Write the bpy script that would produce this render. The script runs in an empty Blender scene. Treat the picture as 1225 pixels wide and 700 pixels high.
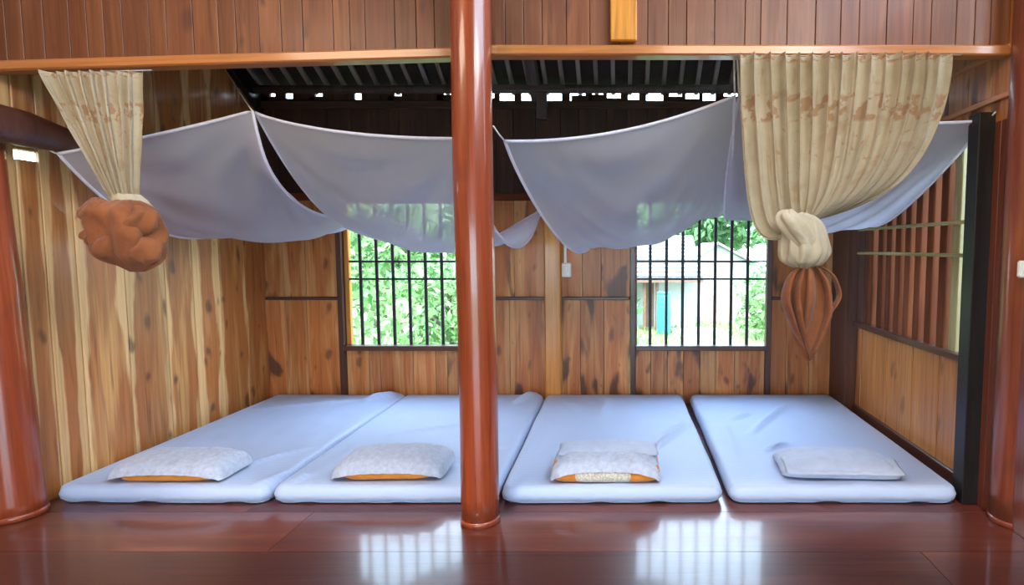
import bpy, bmesh, math, random
import numpy as np
from mathutils import Vector, Matrix, noise as mnoise

random.seed(7)
rng = np.random.default_rng(7)
scene = bpy.context.scene
COL = scene.collection
PI = math.pi

# ------------------------------------------------------------------ camera
FPX, H, PITCH = 700.0, 1.38, math.radians(4.41)
U0, V0 = 746.0, 350.0
cd = bpy.data.cameras.new('camera')
cam = bpy.data.objects.new('camera', cd)
COL.objects.link(cam)
cam.location = (0, 0, H)
cam.rotation_euler = (PI / 2 - PITCH, 0, 0)
cd.sensor_fit = 'HORIZONTAL'
cd.sensor_width = 36.0
cd.lens = 36.0 * FPX / 1225.0
cd.shift_x = -(U0 - 612.5) / 1225.0
cd.shift_y = 0.0
cd.clip_start = 0.02
scene.camera = cam

# ------------------------------------------------------------------ world, light, exposure
w = bpy.data.worlds.new('world')
scene.world = w
w.use_nodes = True
nt = w.node_tree
nt.nodes.clear()
out = nt.nodes.new('ShaderNodeOutputWorld')
bg = nt.nodes.new('ShaderNodeBackground')
tc = nt.nodes.new('ShaderNodeTexCoord')
sep = nt.nodes.new('ShaderNodeSeparateXYZ')
rp = nt.nodes.new('ShaderNodeValToRGB')
rp.color_ramp.elements[0].position = 0.0
rp.color_ramp.elements[0].color = (0.70, 0.88, 1.0, 1)
rp.color_ramp.elements[1].position = 1.0
rp.color_ramp.elements[1].color = (0.42, 0.66, 1.0, 1)
nt.links.new(tc.outputs['Generated'], sep.inputs[0])
nt.links.new(sep.outputs[2], rp.inputs[0])
nt.links.new(rp.outputs[0], bg.inputs[0])
bg.inputs[1].default_value = 12.0
nt.links.new(bg.outputs[0], out.inputs[0])

sl = bpy.data.lights.new('sun', 'SUN')
sun = bpy.data.objects.new('sun', sl)
COL.objects.link(sun)
sl.energy = 8.5
sl.angle = math.radians(6)
sl.color = (1.0, 0.95, 0.86)
sun.rotation_euler = (math.radians(24), math.radians(-8), 0)
sun.location = (-2, -8, 12)

# warm fill lights added overhead, out of view, to brighten the boards
for lx, ly in ((-2.0, 1.3), (0.9, 1.3)):
    al = bpy.data.lights.new('fill_light', 'AREA')
    al.shape = 'RECTANGLE'
    al.size, al.size_y = 1.2, 0.6
    al.energy = 30
    al.color = (1.0, 0.82, 0.62)
    ao = bpy.data.objects.new('fill_light', al)
    COL.objects.link(ao)
    ao.location = (lx, ly, 2.9)
    ao.rotation_euler = (math.radians(18), 0, 0)

vs = scene.view_settings
vs.view_transform = 'Standard'
vs.look = 'None'
vs.gamma = 1.0
vs.use_curve_mapping = False
vs.exposure = 0.24
scene.cycles.use_denoising = True
scene.cycles.max_bounces = 10
scene.cycles.diffuse_bounces = 6
scene.cycles.transparent_max_bounces = 16


# ------------------------------------------------------------------ helpers
def ray(u, v):
    r, up = (u - U0) / FPX, -(v - V0) / FPX
    return Vector((r, math.cos(PITCH) + up * math.sin(PITCH), -math.sin(PITCH) + up * math.cos(PITCH)))


def PY(u, v, y):                       # point of the photograph on the plane Y = y
    d = ray(u, v)
    return Vector((0, 0, H)) + d * (y / d.y)


def PX(u, v, x):
    d = ray(u, v)
    return Vector((0, 0, H)) + d * (x / d.x)


def PZ(u, v, z):
    d = ray(u, v)
    return Vector((0, 0, H)) + d * ((z - H) / d.z)


def tag(o, label=None, cat=None, group=None, kind=None):
    if label: o['label'] = label
    if cat: o['category'] = cat
    if group: o['group'] = group
    if kind: o['kind'] = kind
    return o


def empty(name, loc=(0, 0, 0), rz=0.0):
    o = bpy.data.objects.new(name, None)
    o.empty_display_size = 0.1
    o.location = loc
    o.rotation_euler = (0, 0, rz)
    COL.objects.link(o)
    return o


def link(name, me, mat=None, parent=None, M=None):
    o = bpy.data.objects.new(name, me)
    if mat and not me.materials:
        me.materials.append(mat)
    COL.objects.link(o)
    if M is not None:
        o.matrix_world = M if isinstance(M, Matrix) else Matrix.Translation(M)
    if parent is not None:
        o.parent = parent
        o.matrix_parent_inverse = parent_inv(parent)
    return o


def parent_inv(p):
    M = Matrix.LocRotScale(p.location, p.rotation_euler, p.scale)
    if p.parent:
        M = parent_inv(p.parent).inverted() @ p.matrix_parent_inverse.copy().inverted() @ M if False else M
    return M.inverted()


def pydata(name, verts, faces, smooth=True):
    me = bpy.data.meshes.new(name)
    me.from_pydata([tuple(v) for v in verts], [], faces)
    me.update()
    if smooth:
        me.polygons.foreach_set('use_smooth', [True] * len(me.polygons))
    return me


_boxes = {}


def box_mesh(sx, sy, sz, bev=0.004, mat=None):
    key = (round(sx, 4), round(sy, 4), round(sz, 4), bev, mat.name if mat else '')
    if key in _boxes:
        return _boxes[key]
    bm = bmesh.new()
    bmesh.ops.create_cube(bm, size=1.0)
    for v in bm.verts:
        v.co = Vector((v.co.x * sx, v.co.y * sy, v.co.z * sz))
    b = min(bev, 0.45 * min(sx, sy, sz))
    if b > 0:
        bmesh.ops.bevel(bm, geom=list(bm.edges), offset=b, segments=1, affect='EDGES', profile=0.5)
    me = bpy.data.meshes.new('box')
    bm.to_mesh(me)
    bm.free()
    if mat: me.materials.append(mat)
    _boxes[key] = me
    return me


RX = Matrix(((0, 0, 1, 0), (1, 0, 0, 0), (0, 1, 0, 0), (0, 0, 0, 1)))      # length along X, width along Y
RYZ = Matrix(((0, 1, 0, 0), (-1, 0, 0, 0), (0, 0, 1, 0), (0, 0, 0, 1)))    # wall facing X
RXZ = Matrix(((0, 0, 1, 0), (0, -1, 0, 0), (1, 0, 0, 0), (0, 0, 0, 1)))    # length along X, width along Z


def box(name, c, size, mat, parent=None, R=None, bev=0.004, tint=None):
    """size is local: across, thickness, length (local z)."""
    M = Matrix.Translation(c) @ (R if R is not None else Matrix.Identity(4))
    o = link(name, box_mesh(*size, bev, mat), None, parent, M)
    if tint is not None:
        o.color = (*tint, 1) if len(tint) == 3 else tint
    return o


def tint(v=0.12, warm=0.06):
    k = 1 + random.uniform(-v, v)
    h = random.uniform(-warm, warm)
    return (min(1.0, 0.85 * k * (1 + h * 0.4)), 0.85 * k, 0.85 * k * (1 - h))


def tube_mesh(name, pts, radii, seg=12, cap=True, flat=1.0):
    pts = [Vector(p) for p in pts]
    n = len(pts)
    if not hasattr(radii, '__len__'): radii = [radii] * n
    vs_, fs = [], []
    up = Vector((0, 0, 1))
    prev = None
    for i, p in enumerate(pts):
        t = (pts[min(i + 1, n - 1)] - pts[max(i - 1, 0)]).normalized()
        if prev is None:
            a = t.cross(up)
            if a.length < 1e-3: a = t.cross(Vector((1, 0, 0)))
        else:
            a = prev - t * prev.dot(t)
        a.normalize()
        prev = a
        b = t.cross(a)
        for k in range(seg):
            an = 2 * PI * k / seg
            vs_.append(p + (a * math.cos(an) + b * math.sin(an) * flat) * radii[i])
    for i in range(n - 1):
        for k in range(seg):
            k2 = (k + 1) % seg
            fs.append((i * seg + k, i * seg + k2, (i + 1) * seg + k2, (i + 1) * seg + k))
    if cap:
        fs.append(tuple(reversed(range(seg))))
        fs.append(tuple((n - 1) * seg + k for k in range(seg)))
    return pydata(name, vs_, fs)


def tube(name, pts, r, mat, parent=None, seg=12, flat=1.0):
    return link(name, tube_mesh(name, pts, r, seg, True, flat), mat, parent)


def grid_faces(nu, nv, wrap_u=False):
    fs = []
    for j in range(nv - 1):
        for i in range(nu if wrap_u else nu - 1):
            i2 = (i + 1) % nu
            fs.append((j * nu + i, j * nu + i2, (j + 1) * nu + i2, (j + 1) * nu + i))
    return fs


def ns(x, y=0.0, z=0.0):
    return mnoise.noise(Vector((x, y, z)))


# ------------------------------------------------------------------ materials
class G:
    def __init__(self, name):
        self.m = bpy.data.materials.new(name)
        self.m.use_nodes = True
        self.t = self.m.node_tree
        self.t.nodes.clear()

    def n(self, typ, ins=None, **kw):
        nd = self.t.nodes.new(typ)
        for k, v in kw.items(): setattr(nd, k, v)
        for k, v in (ins or {}).items():
            if hasattr(v, 'links') or isinstance(v, bpy.types.NodeSocket):
                self.t.links.new(v, nd.inputs[k])
            else:
                nd.inputs[k].default_value = v
        return nd

    def math(self, op, a, b=0.0, c=0.0):
        return self.n('ShaderNodeMath', {0: a, 1: b, 2: c}, operation=op).outputs[0]

    def mix(self, f, a, b, mode='MIX'):
        return self.n('ShaderNodeMixRGB', {0: f, 1: a, 2: b}, blend_type=mode).outputs[0]

    def ramp(self, f, stops):
        nd = self.n('ShaderNodeValToRGB', {0: f})
        e = nd.color_ramp.elements
        while len(e) < len(stops): e.new(0.5)
        for i, (p, c) in enumerate(stops):
            e[i].position = p
            e[i].color = (*c, 1) if len(c) == 3 else c
        return nd.outputs[0]

    def smooth(self, v, a, b):
        nd = self.n('ShaderNodeMapRange', {0: v, 1: a, 2: b, 3: 0.0, 4: 1.0}, interpolation_type='SMOOTHSTEP')
        return nd.outputs[0]

    def vmul(self, v, s):
        return self.n('ShaderNodeVectorMath', {0: v, 1: s}, operation='MULTIPLY').outputs[0]

    def vadd(self, a, b):
        return self.n('ShaderNodeVectorMath', {0: a, 1: b}, operation='ADD').outputs[0]

    def noise(self, vec, scale=1.0, detail=3.0, rough=0.55, dist=0.0):
        return self.n('ShaderNodeTexNoise', {'Vector': vec, 'Scale': scale, 'Detail': detail, 'Roughness': rough,
                                             'Distortion': dist}).outputs[0]

    def done(self, shader):
        o = self.n('ShaderNodeOutputMaterial')
        self.t.links.new(shader, o.inputs[0])
        return self.m


def c4(c): return (*c, 1)


def wood(name, pale, mid, dark, rough=0.45, coat=0.0, knots=0.5, sap=0.0, stain=0.0, bump=0.25, sapc=None, spec=0.4,
         coat_rough=0.12):
    pale, mid, dark = [tuple(q * 0.86 for q in c_) for c_ in (pale, mid, dark)]
    sapc = tuple(q * 0.88 for q in sapc) if sapc else None
    g = G(name)
    tcn = g.n('ShaderNodeTexCoord')
    oi = g.n('ShaderNodeObjectInfo')
    off = g.n('ShaderNodeCombineXYZ', {0: g.math('MULTIPLY', oi.outputs['Random'], 37.0),
                                       1: g.math('MULTIPLY', oi.outputs['Random'], 91.0),
                                       2: g.math('MULTIPLY', oi.outputs['Random'], 53.0)}).outputs[0]
    co = g.vadd(tcn.outputs['Object'], off)
    low = g.noise(g.vmul(co, (7, 7, 0.8)), 1.0, 3, 0.6, 0.6)
    grain = g.noise(g.vmul(co, (55, 55, 1.6)), 1.0, 4, 0.6, 0.4)
    ring = g.noise(g.vmul(co, (22, 22, 1.1)), 1.0, 2, 0.5, 1.2)
    col = g.ramp(low, [(0.30, dark), (0.48, mid), (0.66, pale)])
    col = g.mix(g.smooth(ring, 0.50, 0.72), col, c4(dark))
    col = g.mix(g.math('MULTIPLY', g.smooth(ring, 0.50, 0.72), 0.55), g.ramp(low, [(0.30, mid), (0.5, mid), (0.68, pale)]), col)
    if sap > 0:
        gx = g.n('ShaderNodeSeparateXYZ', {0: tcn.outputs['Generated']}).outputs[0]
        e = g.math('ABSOLUTE', g.math('SUBTRACT', gx, 0.5))
        wob = g.noise(g.vmul(co, (1.3, 1.3, 1.5)), 1.0, 3, 0.5, 0.0)
        e = g.math('ADD', e, g.math('MULTIPLY', g.math('SUBTRACT', wob, 0.5), 0.62))
        r2 = g.math('FRACT', g.math('MULTIPLY', oi.outputs['Random'], 7.31))
        e = g.math('ADD', e, g.math('MULTIPLY', g.math('SUBTRACT', grain, 0.5), 0.10))
        e = g.math('SUBTRACT', e, g.math('MULTIPLY', r2, 0.30))
        m = g.math('MULTIPLY', g.smooth(e, 0.17, 0.26), sap)
        col = g.mix(m, col, c4(sapc or pale))
    if stain > 0:
        st = g.noise(g.vmul(co, (4.2, 4.2, 1.3)), 1.0, 3, 0.5, 0.5)
        col = g.mix(g.math('MULTIPLY', g.smooth(st, 0.585, 0.66), stain), col, c4((0.07, 0.028, 0.022)))
    if knots > 0:
        sx_ = g.n('ShaderNodeSeparateXYZ', {0: g.vmul(co, (6.0, 1, 2.8))})
        wb2 = g.math('MULTIPLY', g.noise(g.vmul(co, (9, 9, 5)), 1.0, 1), 0.5)
        kv = g.n('ShaderNodeCombineXYZ', {0: g.math('ADD', sx_.outputs[0], wb2), 1: g.math('ADD', sx_.outputs[2], wb2)}).outputs[0]
        vo = g.n('ShaderNodeTexVoronoi', {'Vector': kv, 'Scale': 1.0}, voronoi_dimensions='2D')
        cell = g.n('ShaderNodeSeparateXYZ', {0: vo.outputs['Color']}).outputs[0]
        kd = g.math('ADD', vo.outputs['Distance'], g.math('MULTIPLY', cell, 0.30))
        km = g.math('MULTIPLY', g.math('SUBTRACT', 1.0, g.smooth(kd, 0.09, 0.25)), knots)
        col = g.mix(km, col, c4((0.10, 0.035, 0.02)))
    gm = g.ramp(grain, [(0.25, (0.70, 0.66, 0.62)), (0.6, (1.05, 1.05, 1.05))])
    col = g.mix(1.0, col, gm, 'MULTIPLY')
    col = g.mix(1.0, col, oi.outputs['Color'], 'MULTIPLY')
    bp = g.n('ShaderNodeBump', {'Strength': bump, 'Distance': 0.004, 'Height': grain})
    b = g.n('ShaderNodeBsdfPrincipled', {'Base Color': col, 'Roughness': g.math('ADD', g.math('MULTIPLY', grain, 0.15), rough - 0.07),
                                         'Normal': bp.outputs[0], 'Specular IOR Level': spec,
                                         'Coat Weight': coat, 'Coat Roughness': coat_rough})
    return g.done(b.outputs[0])


def plain(name, colr, rough=0.6, metal=0.0, var=0.12, scale=18.0, bump=0.0, spec=0.4):
    g = G(name)
    tcn = g.n('ShaderNodeTexCoord')
    oi = g.n('ShaderNodeObjectInfo')
    nz = g.noise(tcn.outputs['Object'], scale, 4, 0.6)
    d = tuple(c * (1 - var * 2) for c in colr)
    l = tuple(min(1, c * (1 + var)) for c in colr)
    col = g.mix(1.0, g.ramp(nz, [(0.3, d), (0.7, l)]), oi.outputs['Color'], 'MULTIPLY')
    ins = {'Base Color': col, 'Roughness': rough, 'Metallic': metal, 'Specular IOR Level': spec}
    if bump:
        ins['Normal'] = g.n('ShaderNodeBump', {'Strength': bump, 'Distance': 0.01, 'Height': nz}).outputs[0]
    return g.done(g.n('ShaderNodeBsdfPrincipled', ins).outputs[0])


M = {}
M['left'] = wood('pale_live_edge_wood', (0.82, 0.39, 0.125), (0.56, 0.185, 0.045), (0.25, 0.07, 0.02), 0.42, 0.15, 0.72, 0.85,
                 sapc=(0.97, 0.58, 0.25))
M['back'] = wood('orange_wall_wood', (0.82, 0.38, 0.135), (0.60, 0.19, 0.047), (0.25, 0.06, 0.018), 0.45, 0.1, 0.7, 0.3, 0.85,
                 sapc=(0.88, 0.52, 0.22))
M['right'] = wood('honey_panel_wood', (0.78, 0.34, 0.11), (0.62, 0.235, 0.068), (0.40, 0.125, 0.034), 0.4, 0.15, 0.5, 0.2)
M['header'] = wood('red_brown_board_wood', (0.34, 0.125, 0.05), (0.225, 0.070, 0.028), (0.105, 0.03, 0.013), 0.5, 0.05, 0.8, 0.2,
                   sapc=(0.32, 0.13, 0.06))
M['rail'] = wood('orange_lacquered_rail', (0.62, 0.27, 0.09), (0.50, 0.18, 0.055), (0.36, 0.11, 0.03), 0.3, 0.4, 0.0)
M['shade_dark'] = wood('shade_darkened_board_wood', (0.12, 0.052, 0.03), (0.065, 0.028, 0.018), (0.03, 0.014, 0.011), 0.6, 0.0, 0.4)  # shade on the upper back wall put into the wood colour
M['dark'] = wood('dark_frame_wood', (0.13, 0.045, 0.025), (0.085, 0.028, 0.018), (0.04, 0.014, 0.011), 0.4, 0.2, 0.0)
M['black'] = wood('blackened_post_wood', (0.020, 0.013, 0.011), (0.012, 0.008, 0.008), (0.006, 0.005, 0.005), 0.45, 0.1, 0.0)
M['post'] = wood('red_lacquered_post_wood', (0.42, 0.085, 0.026), (0.32, 0.056, 0.017), (0.17, 0.024, 0.009), 0.30, 0.55, 0.25,
                 coat_rough=0.10)
M['post2'] = wood('red_brown_post_wood', (0.30, 0.075, 0.03), (0.21, 0.046, 0.02), (0.10, 0.02, 0.011), 0.32, 0.5, 0.5)
M['yellow'] = wood('yellow_post_wood', (0.80, 0.36, 0.065), (0.68, 0.265, 0.04), (0.50, 0.17, 0.025), 0.35, 0.3, 0.1)
M['bar'] = wood('window_bar_wood', (0.26, 0.080, 0.030), (0.18, 0.05, 0.02), (0.09, 0.024, 0.011), 0.7, 0.0, 0.2, spec=0.15)
M['olive'] = wood('pale_olive_frame_wood', (0.50, 0.42, 0.20), (0.40, 0.33, 0.15), (0.28, 0.22, 0.09), 0.5, 0.1, 0.0)
M['thinbar'] = plain('dark_painted_bar', (0.020, 0.016, 0.022), 0.5)
M['floor'] = wood('red_lacquered_floor_wood', (0.22, 0.062, 0.036), (0.14, 0.032, 0.022), (0.06, 0.014, 0.012), 0.32, 0.42, 0.6,
                  bump=0.10, coat_rough=0.085, spec=0.5)
M['rafter'] = wood('grey_rafter_wood', (0.50, 0.42, 0.38), (0.38, 0.31, 0.28), (0.22, 0.17, 0.15), 0.6)
M['purlin'] = wood('weathered_purlin_wood', (0.15, 0.115, 0.105), (0.10, 0.075, 0.068), (0.06, 0.042, 0.04), 0.6)
M['tile'] = plain('dark_roof_tile', (0.030, 0.020, 0.018), 0.8, bump=0.4)
M['cord'] = plain('pale_cord', (0.75, 0.72, 0.68), 0.8)
M['plastic'] = plain('white_plastic', (0.80, 0.80, 0.78), 0.35, var=0.02)
M['screw'] = plain('grey_metal', (0.35, 0.33, 0.32), 0.4, 0.8)
M['pad'] = plain('grey_mattress_base', (0.30, 0.30, 0.34), 0.9)


def sheet_mat():
    g = G('white_striped_cotton_sheet')
    tcn = g.n('ShaderNodeTexCoord')
    st = g.n('ShaderNodeTexWave', {'Vector': tcn.outputs['Object'], 'Scale': 9.0}, wave_type='BANDS', bands_direction='Y').outputs[1]
    nz = g.noise(tcn.outputs['Object'], 900.0, 2)
    soft = g.noise(g.vmul(tcn.outputs['Object'], (6, 3, 6)), 1.0, 4, 0.6, 0.5)
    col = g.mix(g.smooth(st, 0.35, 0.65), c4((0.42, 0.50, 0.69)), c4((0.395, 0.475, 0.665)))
    h = g.math('ADD', g.math('MULTIPLY', nz, 0.15), soft)
    bp = g.n('ShaderNodeBump', {'Strength': 0.22, 'Distance': 0.02, 'Height': h})
    b = g.n('ShaderNodeBsdfPrincipled', {'Base Color': col, 'Roughness': g.math('SUBTRACT', 0.62, g.math('MULTIPLY', st, 0.06)),
                                         'Normal': bp.outputs[0], 'Sheen Weight': 0.1, 'Specular IOR Level': 0.45})
    return g.done(b.outputs[0])


def net_mat():
    g = G('sheer_white_net')
    tcn = g.n('ShaderNodeTexCoord')
    nz = g.noise(tcn.outputs['Object'], 4.0, 3)
    col = g.ramp(nz, [(0.3, (0.86, 0.84, 1.0)), (0.7, (0.90, 0.88, 1.0))])
    d = g.n('ShaderNodeBsdfDiffuse', {'Color': col}).outputs[0]
    tl = g.n('ShaderNodeBsdfTranslucent', {'Color': col}).outputs[0]
    tr = g.n('ShaderNodeBsdfTransparent').outputs[0]
    cloth_ = g.n('ShaderNodeMixShader', {0: 0.58, 1: d, 2: tl}).outputs[0]
    lw = g.n('ShaderNodeLayerWeight', {'Blend': 0.35}).outputs[1]
    op = g.math('ADD', 0.73, g.math('MULTIPLY', lw, 0.3))
    op = g.math('MINIMUM', op, 1.0)
    return g.done(g.n('ShaderNodeMixShader', {0: op, 1: tr, 2: cloth_}).outputs[0])


def fabric(name, c0, c1, scale=40, trans=0.2, rough=0.85, band=None, bandc=None):
    g = G(name)
    tcn = g.n('ShaderNodeTexCoord')
    nz = g.noise(tcn.outputs['Object'], scale, 4, 0.6)
    col = g.ramp(nz, [(0.3, c0), (0.7, c1)])
    if band:
        uv = g.n('ShaderNodeSeparateXYZ', {0: tcn.outputs['UV']})
        pat = None
        for (a, b_, dens, su, sv, amt) in band:
            v = uv.outputs[1]
            m = g.math('MULTIPLY', g.smooth(v, a - 0.012, a + 0.012), g.math('SUBTRACT', 1.0, g.smooth(v, b_ - 0.012, b_ + 0.012)))
            mo = g.noise(g.vmul(tcn.outputs['UV'], (su, sv, 1)), 1.0, 3, 0.6, 0.3)
            m = g.math('MULTIPLY', m, g.math('MULTIPLY', g.smooth(mo, dens, dens + 0.06), amt))
            pat = m if pat is None else g.math('MAXIMUM', pat, m)
        col = g.mix(pat, col, c4(bandc))
    wv = g.noise(tcn.outputs['Object'], 500.0, 2)
    bp = g.n('ShaderNodeBump', {'Strength': 0.12, 'Distance': 0.01, 'Height': g.math('ADD', nz, g.math('MULTIPLY', wv, 0.3))})
    b = g.n('ShaderNodeBsdfPrincipled', {'Base Color': col, 'Roughness': rough, 'Normal': bp.outputs[0], 'Specular IOR Level': 0.2,
                                         'Sheen Weight': 0.2}).outputs[0]
    tl = g.n('ShaderNodeBsdfTranslucent', {'Color': col}).outputs[0]
    return g.done(g.n('ShaderNodeMixShader', {0: trans, 1: b, 2: tl}).outputs[0])


M['sheet'] = sheet_mat()
M['net'] = net_mat()
M['hem'] = fabric('white_net_hem', (0.82, 0.80, 0.92), (0.88, 0.86, 0.96), trans=0.35)
M['curtain'] = fabric('cream_printed_curtain', (0.44, 0.345, 0.225), (0.58, 0.475, 0.335), 6, 0.3,
                      band=[(0.24, 0.40, 0.52, 26, 11, 0.65), (0.40, 0.66, 0.61, 40, 18, 0.5), (0.0, 0.045, 0.5, 40, 30, 0.8), (0.02, 0.95, 0.56, 5, 3, 0.28), (0.08, 0.9, 0.60, 70, 2.5, 0.3)], bandc=(0.36, 0.155, 0.06))
M['knot'] = fabric('cream_knotted_cloth', (0.42, 0.35, 0.24), (0.57, 0.49, 0.36), 9, 0.1)
M['brown'] = fabric('rust_brown_cloth', (0.21, 0.062, 0.022), (0.34, 0.115, 0.042), 10, 0.12)
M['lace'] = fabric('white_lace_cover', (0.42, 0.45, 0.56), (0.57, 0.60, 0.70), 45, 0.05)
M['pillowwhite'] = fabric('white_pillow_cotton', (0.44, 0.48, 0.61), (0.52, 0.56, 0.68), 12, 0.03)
M['orange'] = fabric('orange_pillow_cloth', (0.70, 0.22, 0.025), (0.80, 0.29, 0.04), 20, 0.03)


def woven_mat():
    g = G('cream_woven_band')
    tcn = g.n('ShaderNodeTexCoord')
    ck = g.n('ShaderNodeTexVoronoi', {'Vector': tcn.outputs['Object'], 'Scale': 90.0}).outputs[0]
    col = g.ramp(ck, [(0.15, (0.82, 0.76, 0.64)), (0.7, (0.55, 0.48, 0.38))])
    bp = g.n('ShaderNodeBump', {'Strength': 0.5, 'Distance': 0.004, 'Height': ck})
    return g.done(g.n('ShaderNodeBsdfPrincipled', {'Base Color': col, 'Roughness': 0.85, 'Normal': bp.outputs[0]}).outputs[0])


M['woven'] = woven_mat()


def leaf_mat(name, a, b):
    g = G(name)
    geo = g.n('ShaderNodeNewGeometry')
    col = g.ramp(geo.outputs['Random Per Island'], [(0.0, a), (1.0, b)])
    d = g.n('ShaderNodeBsdfPrincipled', {'Base Color': col, 'Roughness': 0.45, 'Specular IOR Level': 0.5}).outputs[0]
    tl = g.n('ShaderNodeBsdfTranslucent', {'Color': col}).outputs[0]
    return g.done(g.n('ShaderNodeMixShader', {0: 0.4, 1: d, 2: tl}).outputs[0])


M['leaf1'] = leaf_mat('light_green_leaf', (0.07, 0.20, 0.05), (0.40, 0.56, 0.25))
M['leaf2'] = leaf_mat('mid_green_leaf', (0.035, 0.12, 0.04), (0.22, 0.38, 0.16))
M['bark'] = plain('grey_bark', (0.16, 0.12, 0.09), 0.9, bump=0.5)
M['soil'] = plain('grassy_ground', (0.24, 0.30, 0.13), 0.95, scale=3.0, var=0.25)
M['grass'] = leaf_mat('short_grass_blade', (0.22, 0.36, 0.10), (0.50, 0.60, 0.28))
M['limewash'] = plain('limewashed_wall', (0.50, 0.50, 0.48), 0.9, var=0.05, scale=3)
M['rooftile'] = plain('pale_grey_roof_tile', (0.30, 0.29, 0.29), 0.8, var=0.2, scale=8)
M['oldwood'] = plain('old_brown_wood', (0.22, 0.12, 0.08), 0.7)
M['redwood'] = wood('red_brown_shed_wood', (0.20, 0.06, 0.026), (0.14, 0.04, 0.018), (0.08, 0.022, 0.011), 0.6)
M['turq'] = plain('turquoise_plastic', (0.06, 0.50, 0.48), 0.4, var=0.05)
M['concrete'] = plain('pale_concrete_path', (0.42, 0.41, 0.38), 0.9, var=0.08)

# ------------------------------------------------------------------ room sizes
XL, XR, YB = -3.12, 1.90, 5.10           # inner faces of the walls
ROOF0, SL = 2.70, 0.60                   # underside of the roof at the back wall, slope


def roof_z(y): return ROOF0 + SL * (YB - y)


Z_RAIL = PY(650, 357, YB).z
Z_TIE = PY(650, 240, YB).z
Z_SILL = PY(840, 414, YB).z
Z_PLATE = 2.62

# floor: wide boards running along X
floor = tag(link('floor', box_mesh(6.6, 8.2, 0.06, 0.0), M['dark'], None, Vector((-0.6, 1.3, -0.06))), kind='structure')
edges = [5.25, 4.84, 4.42, 4.0, 3.72, 3.36, 2.965, 2.563, 2.15, 1.75, 1.33, 0.9, 0.5, 0.1, -0.35, -0.8, -1.25, -1.7, -2.15, -2.6]
for a, b in zip(edges[:-1], edges[1:]):
    cut = random.uniform(-2.4, 1.2)
    if abs(a - 2.563) < 0.01: cut = 1.35
    if abs(a - 2.965) < 0.01: cut = -1.62
    for x0, x1 in ((-3.6, cut), (cut, 2.4)):
        box('plank', Vector(((x0 + x1) / 2, (a + b) / 2, -0.015)), (abs(a - b) - 0.003, 0.03, x1 - x0 - 0.003), M['floor'], floor,
            RX, 0.0, tint(0.22, 0.1) if not (abs(a - 2.965) < 0.01 and x0 < -3) else (1.0, 1.0, 0.8))


def boards_x(parent, mat, x0, x1, z0, z1, y, widths=(0.13, 0.24), thick=0.022, tv=0.14, seed=0, gap=0.003, edges_=None, face=1):
    """vertical boards on a wall that faces the camera, front face at y"""
    r = random.Random(seed)
    xs = [x0]
    if edges_: xs = edges_
    else:
        while xs[-1] < x1 - widths[0] * 1.4:
            xs.append(min(x1, xs[-1] + r.uniform(*widths)))
        xs[-1] = x1
    for a, b in zip(xs[:-1], xs[1:]):
        box('plank', Vector(((a + b) / 2, y + face * (thick / 2 + r.uniform(0, 0.004)), (z0 + z1) / 2)), (b - a - gap, thick, z1 - z0), mat, parent, None,
            0.0025, tint(tv, 0.08))


# ---- back wall
wb = tag(empty('wall_back', (0, YB, 0)), kind='structure')
x_post = (PY(651, 350, YB - 0.06).x, PY(671.5, 350, YB - 0.06).x)
w1 = (PY(412, 360, YB).x, PY(578, 360, YB).x)       # outer edges of the window openings
w2 = (PY(760, 360, YB).x, PY(916, 360, YB).x)
xc = XR - 0.06
segs = [(XL - 0.03, w1[0] - 0.045, 11), (w1[1] + 0.045, x_post[0], 12), (x_post[1], w2[0] - 0.045, 13), (w2[1] + 0.045, xc, 14)]
for a, b, sd in segs:
    boards_x(wb, M['back'], a, b, 0.0, Z_RAIL - 0.012, YB, seed=sd)
    boards_x(wb, M['back'], a, b, Z_RAIL + 0.012, Z_TIE, YB, seed=sd + 50)
    box('rail', Vector(((a + b) / 2, YB - 0.004, Z_RAIL)), (0.028, 0.03, b - a - 0.02), M['dark'], wb, RXZ)
for (a, b), sd in ((w1, 15), (w2, 16)):
    boards_x(wb, M['back'], a - 0.0, b + 0.0, 0.0, Z_SILL - 0.03, YB + 0.002, (0.10, 0.2), seed=sd)
for a, b, sd in segs:
    box('backing', Vector(((a + b) / 2, YB + 0.034, Z_TIE / 2)), (b - a, 0.012, Z_TIE), M['shade_dark'], wb)
for a, b in (w1, w2):
    box('backing', Vector(((a + b) / 2, YB + 0.036, Z_SILL / 2 - 0.02)), (b - a, 0.012, Z_SILL - 0.04), M['shade_dark'], wb)
box('backing', Vector(((XL + XR) / 2, YB + 0.042, (Z_TIE + Z_PLATE) / 2)), (XR - XL, 0.012, Z_PLATE - Z_TIE - 0.02), M['shade_dark'], wb)
# tie beam over the windows, boards coloured dark for the shade above it, top plate
box('tie_beam', Vector(((XL + XR) / 2, YB + 0.005, Z_TIE + 0.03)), (0.06, 0.05, XR - XL), M['bar'], wb, RXZ)
boards_x(wb, M['shade_dark'], XL - 0.03, XR, Z_TIE + 0.06, Z_PLATE - 0.05, YB + 0.006, (0.15, 0.26), seed=21)
box('top_plate', Vector(((XL + XR) / 2, YB, Z_PLATE - 0.03)), (0.06, 0.07, XR - XL), M['shade_dark'], wb, RXZ)
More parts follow.
